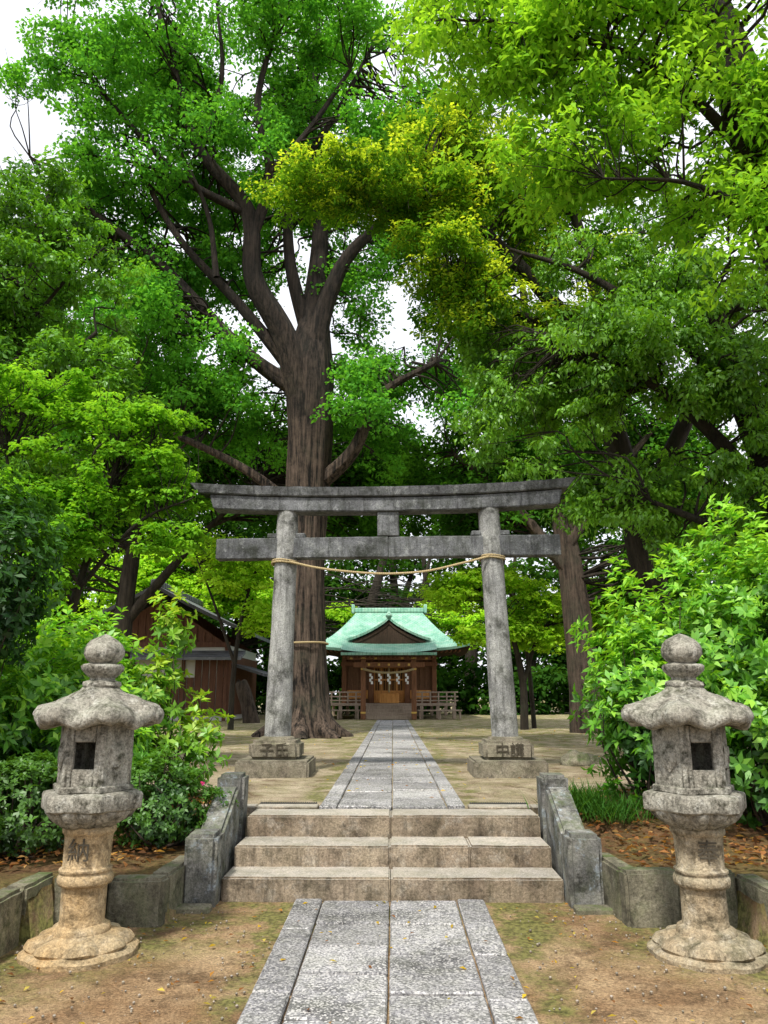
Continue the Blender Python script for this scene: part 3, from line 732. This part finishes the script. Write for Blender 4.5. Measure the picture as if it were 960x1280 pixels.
# ------------------------------------------------------------ trees
G_=((.03,.14,.02),(.17,.50,.06))
tree('ginkgo_tree',
 [[(-2.32,20.5,.2,1.05),(-2.32,20.5,.9,.74),(-2.36,20.5,2.2,.60),(-2.42,20.5,5.5,.56),(-2.33,20.5,8.5,.62),(-2.38,20.5,10.5,.66),(-2.28,20.6,12.4,.42),(-2.2,20.8,15.5,.22),(-2.5,21,19,.13),(-2.4,21,24,.05)],
  [(-2.4,20.4,9.0,.42),(-3.0,20,11.3,.36),(-3.9,19.6,13,.28),(-4.15,19.4,15.1,.22),(-5.7,19.2,17.2,.15),(-6.7,19,20.6,.08),(-7.4,19,23,.04)],
  [(-4.1,19.5,13.8,.18),(-3.5,19.2,16.1,.14),(-3.9,19,18.5,.10),(-3.2,19,22,.05)],
  [(-2.3,20.4,10.8,.34),(-1.9,20.2,12.6,.26),(-1.1,20,14.2,.18),(.6,19.8,15.6,.11),(2.4,19.8,17,.05)],
  [(-2.5,20.4,9.8,.28),(-4.2,20,11.0,.18),(-6.5,19.6,13.4,.12),(-8.6,19.2,15.0,.07),(-10.4,19,16.6,.04)],
  [(-2.3,20.5,7.0,.26),(-1.1,20.3,8.1,.18),(-.3,20.1,9.7,.12),(1.2,20,10.6,.07)],
  [(-2.3,20.5,6.2,.20),(-4.0,20,7.5,.12),(-6.5,19.5,8.6,.07),(-8.5,19.2,9.0,.03)],
  [(-2.9,20.2,10.6,.20),(-4.4,19.8,12.4,.14),(-6.2,19.4,14.4,.09),(-7.8,19,17.4,.05)],
  [(-4.2,19.4,15,.13),(-6.0,19,15.9,.10),(-8,18.6,18,.06),(-9.5,18.5,20,.03)],
  [(-3.6,19.2,16,.11),(-2.4,19,17.4,.08),(-1.2,19,19.5,.05)],
  [(-5.4,19.2,17.2,.10),(-5.0,19,19.4,.07),(-5.3,19,22,.03)],
  [(-6.2,19,15.9,.07),(-7.2,18.8,16.2,.05),(-9.0,18.6,16.4,.02)],
  [(-4.9,19.3,12.9,.09),(-5.2,19,14.8,.06),(-6.2,18.8,17,.03)],
  [(-2.35,20.5,11.5,.24),(-3.0,20.2,14,.16),(-2.9,20,16.5,.12),(-1.6,20,19,.08),(-.3,20,22,.04)]],
 [(-4.5,22,20.5,6.2,3.5,4.2,240),(-8.3,21,15,3.6,3,3.6,110),(-.3,21.8,16,3.2,2.5,4,90),(-6.2,21.5,10.2,4.2,2.5,2.2,100),(.4,21.5,10.2,2.4,2,2.4,55),(-5.2,22.5,14.8,3.4,1.5,3,60),(-8,18.3,19.5,3.2,1.5,3,50),(-3,18.2,21.5,5,1.2,2,38),(-6,18.4,11.6,2.4,1,1,20),(-5.5,18.3,16.6,2.8,.8,1.8,12),(2.6,22.5,18,3.2,2,4.5,90),(-.6,18.8,17.5,1.8,.8,1.8,12),(-1,19,9.2,1.2,.6,1,6)],
 .72,230,.13,G_,bark=M_GINK,ns=44,ridge=.024,trunkwob=.02,sub=10,gap=.10,gs=.5,flat=.6,droop=.35,W=.34,up=.6)
R_=bpy.data.objects['ginkgo_tree']; rp=[]
for a in np.linspace(0,6.28,9)[:-1]:
    rp.append(catmull([[-2.32+.35*math.cos(a),20.5+.35*math.sin(a),1.7,.2],[-2.32+.62*math.cos(a),20.5+.62*math.sin(a),.8,.24],[-2.32+1.25*math.cos(a+.1),20.5+1.25*math.sin(a+.1),.42,.13]],6))
tubes('roots',rp,M_GINK,R_,ns=16,wob=.08,ridge=.02)
rope('trunk_rope',ring((-2.38,20.5,2.85),.67,16),.025,R_)
tree('evergreen_oak_tree',
 [[(5.4,15.5,.3,.42),(5.2,15.3,3,.34),(4.7,15,6,.26),(3.9,14.6,8.5,.18),(2.4,14,10.2,.13),(.9,13.5,11.2,.08),(-.9,13.2,11.6,.04)],
  [(4.4,14.8,7,.18),(4.2,14.4,9.5,.13),(3.6,14,12,.08)],[(3.9,14.6,8.4,.12),(2.6,14,8.9,.08),(1.4,13.6,9.2,.04)],[(5,15.2,5,.2),(6.2,14.6,7.5,.14),(7,14,9.5,.07)]],
 [(-.9,13.3,11.2,1.6,1,.7,38),(.5,13.4,11.5,1.6,1,.9,42),(1.3,13.4,9.9,1.2,1,.9,26),(2.0,13.6,9.2,1.3,1.1,1.1,34),(2.6,14,11.3,1.6,1.1,1.2,38),(4,14.4,9.5,1.8,1.3,1.6,44),(1.6,13.6,12.6,1.6,1,.8,26)],
 .42,300,.10,((.03,.11,.012),(.16,.36,.025)),bark=M_BARKD,gap=.3,gs=.7,topc=(.52,.68,.06),flat=.7,W=.22,topb=.65)
tree('zelkova_tree',
 [[(6.3,9.5,.3,.5),(6.0,9.4,4,.42),(5.3,9.2,7.5,.36),(4.75,9,10,.30),(4.0,8.8,12.5,.2)],
  [(5.5,9.2,6.8,.12),(4.6,8.6,8.2,.08),(3.2,8.0,9.1,.05),(1.6,7.7,9.4,.025),(.6,7.5,9.3,.012)],
  [(5.2,9.2,8,.12),(4.1,8.4,9.4,.08),(2.6,7.8,10.6,.05),(.9,7.5,11.2,.02)],
  [(5.7,9.3,6,.10),(4.8,8.5,6.9,.06),(3.6,7.9,7.3,.03),(2.4,7.6,7.2,.012)]],
 [(1.3,7.8,9.5,1.4,.9,.9,46),(2.8,8,9.2,1.7,1.1,1.2,74),(4.3,8.3,8.4,1.6,1.1,1.5,70),(2.3,8,7.9,1.5,.9,.6,36),(3.4,7.8,10.6,2.6,1.2,.9,56),(4.6,8,6.7,1.1,.8,.8,28),(1.2,8.4,10.6,1.2,.9,.6,22)],
 .36,110,.12,((.10,.30,.02),(.34,.62,.06)),bark=M_BARKD,gap=.16,gs=1.1,flat=.7,W=.2,droop=.6,spray=.6)
tree('camphor_tree',
 [[(7.2,13,.3,.45),(7.0,13,3,.38),(6.4,12.8,6,.3),(5.6,12.6,8.5,.2),(5,12.5,11,.1)],
  [(6.8,12.9,4,.2),(5.6,12.4,5.6,.12),(4.2,12.2,6.8,.07),(2.9,12.2,7.4,.03)],
  [(6.4,12.8,6,.18),(5.2,12.6,7.6,.11),(3.6,12.6,8.9,.06),(2.2,12.8,9.6,.03)],
  [(6.9,12.9,3.2,.12),(5.6,12.3,4.0,.08),(4.2,12.2,4.6,.04)]],
 [(5.0,12.7,9.0,2.6,1.5,1.6,74),(3.3,13,7.0,1.6,1.2,1.1,52),(5.4,12,6.4,2.0,1.3,1.1,64),(3.6,13,5.3,1.6,1.2,.9,52),(5.6,12.2,4.4,1.8,1.2,.9,48),(2.2,13.5,6.6,1.0,1.0,1.2,26),(7,12,8,1.5,1.5,3,44),(1.6,14,8.4,.9,.8,.8,14),(4.2,11.6,7.4,1.8,.6,1.2,26)],
 .38,220,.105,((.035,.13,.012),(.24,.52,.04)),bark=M_BARKD,gap=.08,gs=.8,leafm=M_LEAFG,flat=.65,W=.22,droop=.9,up=.5)
tree('camphor_tree',
 [[(-8.2,14,.3,.4),(-8,14,4,.3),(-7.4,13.8,8,.15),(-6.8,13.5,12,.06)],[(-7.9,14,5,.12),(-6.8,13.5,7,.08),(-5.6,13.3,8.2,.04)],[(-7.5,13.8,8,.05),(-6.4,13.5,9.4,.03),(-5.6,13.3,10,.02)]],
 [(-6.9,13.8,9.8,1.7,1.4,2.2,80),(-6.4,13.6,6.9,1.7,1.3,1.6,70),(-8,13,8,1.4,1.2,4,56)],
 .44,230,.115,((.025,.10,.012),(.20,.48,.035)),bark=M_BARKD,gap=.10,gs=.7,leafm=M_LEAFG,flat=.55,W=.24,droop=.6)
tree('maple_tree',
 [[(-4.9,11,.3,.10),(-4.8,11,1.6,.085),(-4.5,10.9,3,.06),(-4.1,10.7,4.3,.03)],[(-4.8,11,2,.055),(-5.3,10.8,3.4,.04),(-5.6,10.6,4.9,.02)],[(-4.5,10.9,3,.04),(-3.6,10.6,3.9,.025),(-2.8,10.4,4.2,.010)]],
 [(-4.7,10.8,5.3,1.4,1.0,.5,50),(-3.7,10.6,4.5,1.1,.8,.5,46),(-5.2,10.6,4.3,1.0,.9,.5,34),(-4.5,10.6,3.7,1.2,.8,.4,32),(-5.6,10.6,6.1,1.0,.9,.5,26),(-3.4,11,5.4,.6,.6,.3,10),(-5.2,10,3.0,1.0,.6,.4,18),(-3.3,10.6,3.6,.7,.5,.3,10)],
 .28,140,.075,((.06,.21,.012),(.27,.56,.05)),bark=M_BARKD,gap=.2,gs=1.0,flat=.4,W=.42,layers=True,spray=.55)
BR=((.20,.42,.02),(.46,.74,.07))
tree('maple_tree',
 [[(-5.1,25,.3,.10),(-5.1,25,2,.08),(-4.9,25,4,.06),(-4.5,25,5.6,.03)],[(-5.1,25,2.6,.06),(-5.8,25,4.4,.04),(-6.5,25,6,.02)]],
 [(-6.0,25.5,6.4,1.5,1.2,.6,34),(-4.9,25,5.5,1.1,1.0,1.0,32),(-4.4,25.5,4.0,.7,.8,.6,14)],
 .5,150,.12,BR,bark=M_BARKD,gap=.25,flat=.35,W=.42,layers=True)
tree('maple_tree',
 [[(-12,43,.3,.2),(-12,43,4,.15),(-11,43,8,.06)],[(-9,43.5,.3,.2),(-9,43.5,4,.14),(-8.4,43,8,.06)]],
 [(-12,43,8.2,3.6,1.5,1.8,60),(-8.6,42,7.4,2.2,1.5,2.2,50),(-15,43,7,2.4,1.5,2.6,40),(3.6,44,5.6,1.8,1.2,1.6,26),(-3.6,44,5.2,1.4,1,1.4,16)],
 .9,190,.2,BR,bark=M_BARKD,gap=.25,flat=.35,W=.42,layers=True)
tree('maple_tree',
 [[(4.1,25,.3,.13),(4.1,25,2,.11),(3.7,24.8,3.6,.07),(2.8,24.6,4.7,.03)],[(4.1,25,1.8,.08),(4.7,25,3.4,.05),(5.8,25,4.6,.03)],[(4.6,26,.3,.08),(4.5,26,2.4,.07),(4.3,26,4.3,.04)]],
 [(2.9,25,4.8,1.9,1.1,.8,64),(4.8,25,3.8,1.7,1.1,.9,60),(2.9,24.6,3.4,.8,.7,.3,10),(6.4,25,4.2,1.6,1,.9,34)],
 .45,150,.12,BR,bark=M_BARKD,gap=.3,gs=.6,flat=.4,W=.42,layers=True)
DK=((.02,.08,.012),(.10,.29,.03))
tree('evergreen_tree',
 [[(5.6,23,.3,.5),(5.5,23,3,.40),(5.2,23.2,7,.30),(4.6,23.5,11,.2),(4.4,23.5,15,.1)],[(5.4,23,5,.2),(3.6,23.2,7.5,.14),(2,23.5,9,.06)],[(5.3,23,6,.2),(7.2,23,8.5,.12),(8.5,23,10,.05)]],
 [(4.2,24.5,13,3.6,2,3.6,105),(4.8,24,8.2,3.2,1.8,2.2,90),(8.5,23.5,9,2.4,2,4,60),(2,25.5,8.2,1.8,1.5,2.4,48),(7.6,23,5.2,2,1.2,1,30),(6,24,17.5,3,1.8,1.6,22)],
 .85,210,.18,DK,ns=24,ridge=.02,bark=M_BARK,gap=.14,gs=.35,flat=.6,W=.3)
tree('evergreen_tree',
 [[(-9.5,27,.3,.4),(-9.4,27,5,.3),(-9,27,10,.2),(-8.8,27,14,.1)],[(-9.4,27,4,.2),(-7,27,7,.12),(-5,27,9,.05)]],
 [(-9,28,10.5,4,2,4,100),(-5,29,9.5,3.4,2,2.6,76),(-12.5,27,9,3.4,2,4.4,80),(-1,30,10,3.4,1.8,3,80),(-13,26,14,3,2,3.5,40)],
 1.0,200,.21,DK,bark=M_BARKD,gap=.15,gs=.3,flat=.6,W=.3)
root=empty('distant_woods',(0,0,0)); tr=[]
for k in range(44):
    x=rng.uniform(-30,30); y=rng.uniform(46,56); r=rng.uniform(.15,.4); tr.append(catmull([[x,y,.2,r*1.3],[x+rng.normal()*.3,y,5,r],[x+rng.normal(),y,11,r*.5]],3))
tubes('trunks',tr,M_BARKD,root)
bl=[]
for k in range(34):
    x=-33+2*k; bl.append((x,51+rng.uniform(-3,4),rng.uniform(5,7),2.6,2,5,22)); bl.append((x,52+rng.uniform(-3,4),rng.uniform(12,16),2.8,2,4,20))
for k in range(26): bl.append((-26+2*k,46+rng.uniform(-.5,1),2.0,1.6,1,1.5,9))
LV=Leaves(); cen=crown_pts(bl,.9); cloud(LV,cen,1.5,110,.36,((.009,.035,.009),(.06,.17,.02)),flat=.6,W=.34); LV.build('foliage',M_LEAF,root)
# ------------------------------------------------------------ shrubs
bush('rhododendron_bush',[(-3.2,7.9,1.3,.85,.8,.95),(-3.9,7.2,1.2,.9,.8,.8),(-2.75,7.4,1.0,.5,.5,.6)],.105,((.03,.11,.012),(.16,.44,.03)),dens=120,topc=(.30,.58,.04),lumpy=.5,depth=.5)
bush('evergreen_sapling',[(-2.45,8.0,1.5,.30,.35,.55),(-2.0,8.1,1.05,.28,.3,.4),(-2.28,8,2.15,.18,.25,.38),(-2.55,7.8,1.0,.4,.3,.4)],.10,((.08,.24,.015),(.24,.48,.03)),dens=60,depth=.85,topc=(.38,.54,.05),base=(-2.25,8.0,.35),lumpy=.8,nst=6,sr=.008)
bush('azalea_shrub',[(-1.97,6.85,.62,.46,.42,.40)],.042,((.02,.07,.012),(.11,.27,.025)),dens=700,k=6,flower=[(-1.58,6.72,.80)],depth=.3,W=.24,lumpy=.55)
bush('azalea_shrub',[(-2.95,6.5,.62,.55,.45,.42),(-3.6,6,.7,.6,.6,.5)],.045,((.02,.06,.01),(.09,.22,.02)),dens=480,k=6,depth=.25,W=.24,lumpy=.4)
bush('camellia_bush',[(-3.55,6.5,2.55,.62,.5,.85)],.085,((.012,.05,.01),(.06,.18,.02)),dens=200,base=(-3.9,6.6,.4),lumpy=.4)
bush('rhododendron_bush',[(2.95,7.9,1.7,1.0,.9,1.0),(3.9,7.6,2.15,1.05,1.0,1.2),(2.4,7.6,1.3,.45,.6,.7),(3.3,7.2,1.1,.7,.6,.7),(4.3,6.6,1.4,.8,.9,.9)],.105,((.025,.10,.012),(.17,.45,.03)),dens=115,topc=(.33,.62,.06),lumpy=.65,depth=.6,nst=24)
def grass(name,c,n,h):
    LV=Leaves(); a=rng.random(n)*6.28; p=np.array(c)+np.stack([rng.normal(size=n)*.14,rng.normal(size=n)*.1,0*a],1)
    d=np.stack([np.cos(a)*.8,np.sin(a)*.8,.7+rng.random(n)],1); col=np.array([.04,.11,.02])*(1+rng.random((n,1)))
    LV.put(p,d,np.tile([0.,0,1.],(n,1)),h*(.6+.6*rng.random(n)),np.full(n,.006),col); return LV.build(name,M_LEAF)
grass('mondo_grass',(1.75,7.55,.45),500,.32); grass('mondo_grass',(1.95,7.3,.42),300,.28)
def rock(name,c,s,seed,mat=M_WALL):
    bm=bmesh.new(); bmesh.ops.create_icosphere(bm,subdivisions=4,radius=1)
    for v in bm.verts:
        q=v.co+Vector((seed,0,0)); k=1+.35*noise.noise(q*1.2)+.1*noise.noise(q*4); v.co=Vector((v.co.x*s[0],v.co.y*s[1],v.co.z*s[2]))*k
    return make(bm,name,[mat],None,60,c)
rock('garden_rock',(2.75,12.2,.55),(.22,.18,.16),1); rock('garden_rock',(3.1,12.6,.52),(.16,.14,.10),5); rock('garden_rock',(2.15,8.6,.45),(.12,.1,.08),9)
tubes('tree_stump',[catmull([[-5.5,31,.35,.34],[-5.7,31,1.2,.28],[-6.0,31,2.0,.24],[-6.05,31,2.05,.02]],4)],M_BARK,ns=12,wob=.1)
def litter(name,n,fx,cols,L):
    P=[]
    while len(P)<n:
        q=fx()
        if q: P.append(q)
    P=np.array(P); LV=Leaves(); d=rng.normal(size=(n,3)); d[:,2]*=.15; nn=unit(np.array([0,0,1.])+rng.normal(size=(n,3))*.3)
    col=np.array(cols)[rng.integers(0,len(cols),n)]*(.6+.7*rng.random((n,1))); l=L*(.6+.7*rng.random(n)); LV.put(P,d,nn,l,l*.25,col); return LV.build(name,M_LEAF)
YL=[(.55,.38,.04),(.40,.20,.05),(.22,.10,.04),(.50,.42,.10)]
def f1():
    x=rng.uniform(-2.3,2.3);y=rng.uniform(3.2,6.2)
    if abs(x)<.75 and rng.random()<.6: return None
    return (x,y,.034 if abs(x)<.75 else .014)
litter('fallen_leaves',260,f1,YL,.04)
def f2():
    s=rng.choice([-1,1]); x=s*rng.uniform(1.7,4.5); y=rng.uniform(5.9,8.6)
    if abs(x)<1.75 and y<7.2: return None
    return (x,y,.30+.22*float(sstep(6.6,7.9,y))+.03)
litter('leaf_litter',3200,f2,[(.20,.09,.04),(.32,.15,.06),(.12,.06,.03),(.40,.24,.09)],.07)
def f3(): return (rng.uniform(-7,7),rng.uniform(7.8,26),.525)
litter('fallen_leaves',700,f3,YL,.05)
bm=bmesh.new()
for k in range(900):
    x=random.uniform(-2.3,2.3);y=random.uniform(3.0,6.1)
    if abs(x)<.76: continue
    b=bmesh.new(); bmesh.ops.create_icosphere(b,subdivisions=1,radius=random.uniform(.003,.010)); add(bm,b,Matrix.Translation((x,y,.006)))
make(bm,'pebbles',[M_STEP])
# ------------------------------------------------------------ light
w=bpy.data.worlds.new('World'); S.world=w; w.use_nodes=True; nt=w.node_tree; nt.nodes.clear()
sk=N(nt,'ShaderNodeTexSky',sky_type='NISHITA'); sk.sun_disc=False; sk.sun_elevation=math.radians(56); sk.sun_rotation=math.radians(203); sk.air_density=1.2; sk.dust_density=3
co=N(nt,'ShaderNodeTexCoord').outputs['Generated']
cl=mapr(nt,noi(nt,co,2.2,6,.6),.2,.6,.7,.95)
c=mixc(nt,cl,sk.outputs[0],(8.8,9.0,9.5))
bg=N(nt,'ShaderNodeBackground'); bg.inputs['Strength'].default_value=.15; nt.links.new(c,bg.inputs[0])
o=N(nt,'ShaderNodeOutputWorld'); nt.links.new(bg.outputs[0],o.inputs[0])
sd=bpy.data.lights.new('sun','SUN'); sd.energy=5.0; sd.angle=math.radians(6); sd.color=(1,.955,.86)
so=bpy.data.objects.new('sun',sd); link(so); so.rotation_euler=Vector((.26,.62,-1.0)).to_track_quat('-Z','Y').to_euler()
cam=bpy.data.cameras.new('camera'); co_=bpy.data.objects.new('camera',cam); link(co_)
cam.sensor_fit='VERTICAL'; cam.sensor_height=24; cam.lens=24*961/1280; cam.clip_end=1500
co_.location=(0,0,1.5); co_.rotation_euler=(math.radians(103.5),0,math.radians(.65)); S.camera=co_
S.view_settings.view_transform='Standard'; S.view_settings.look='None'; S.view_settings.exposure=0
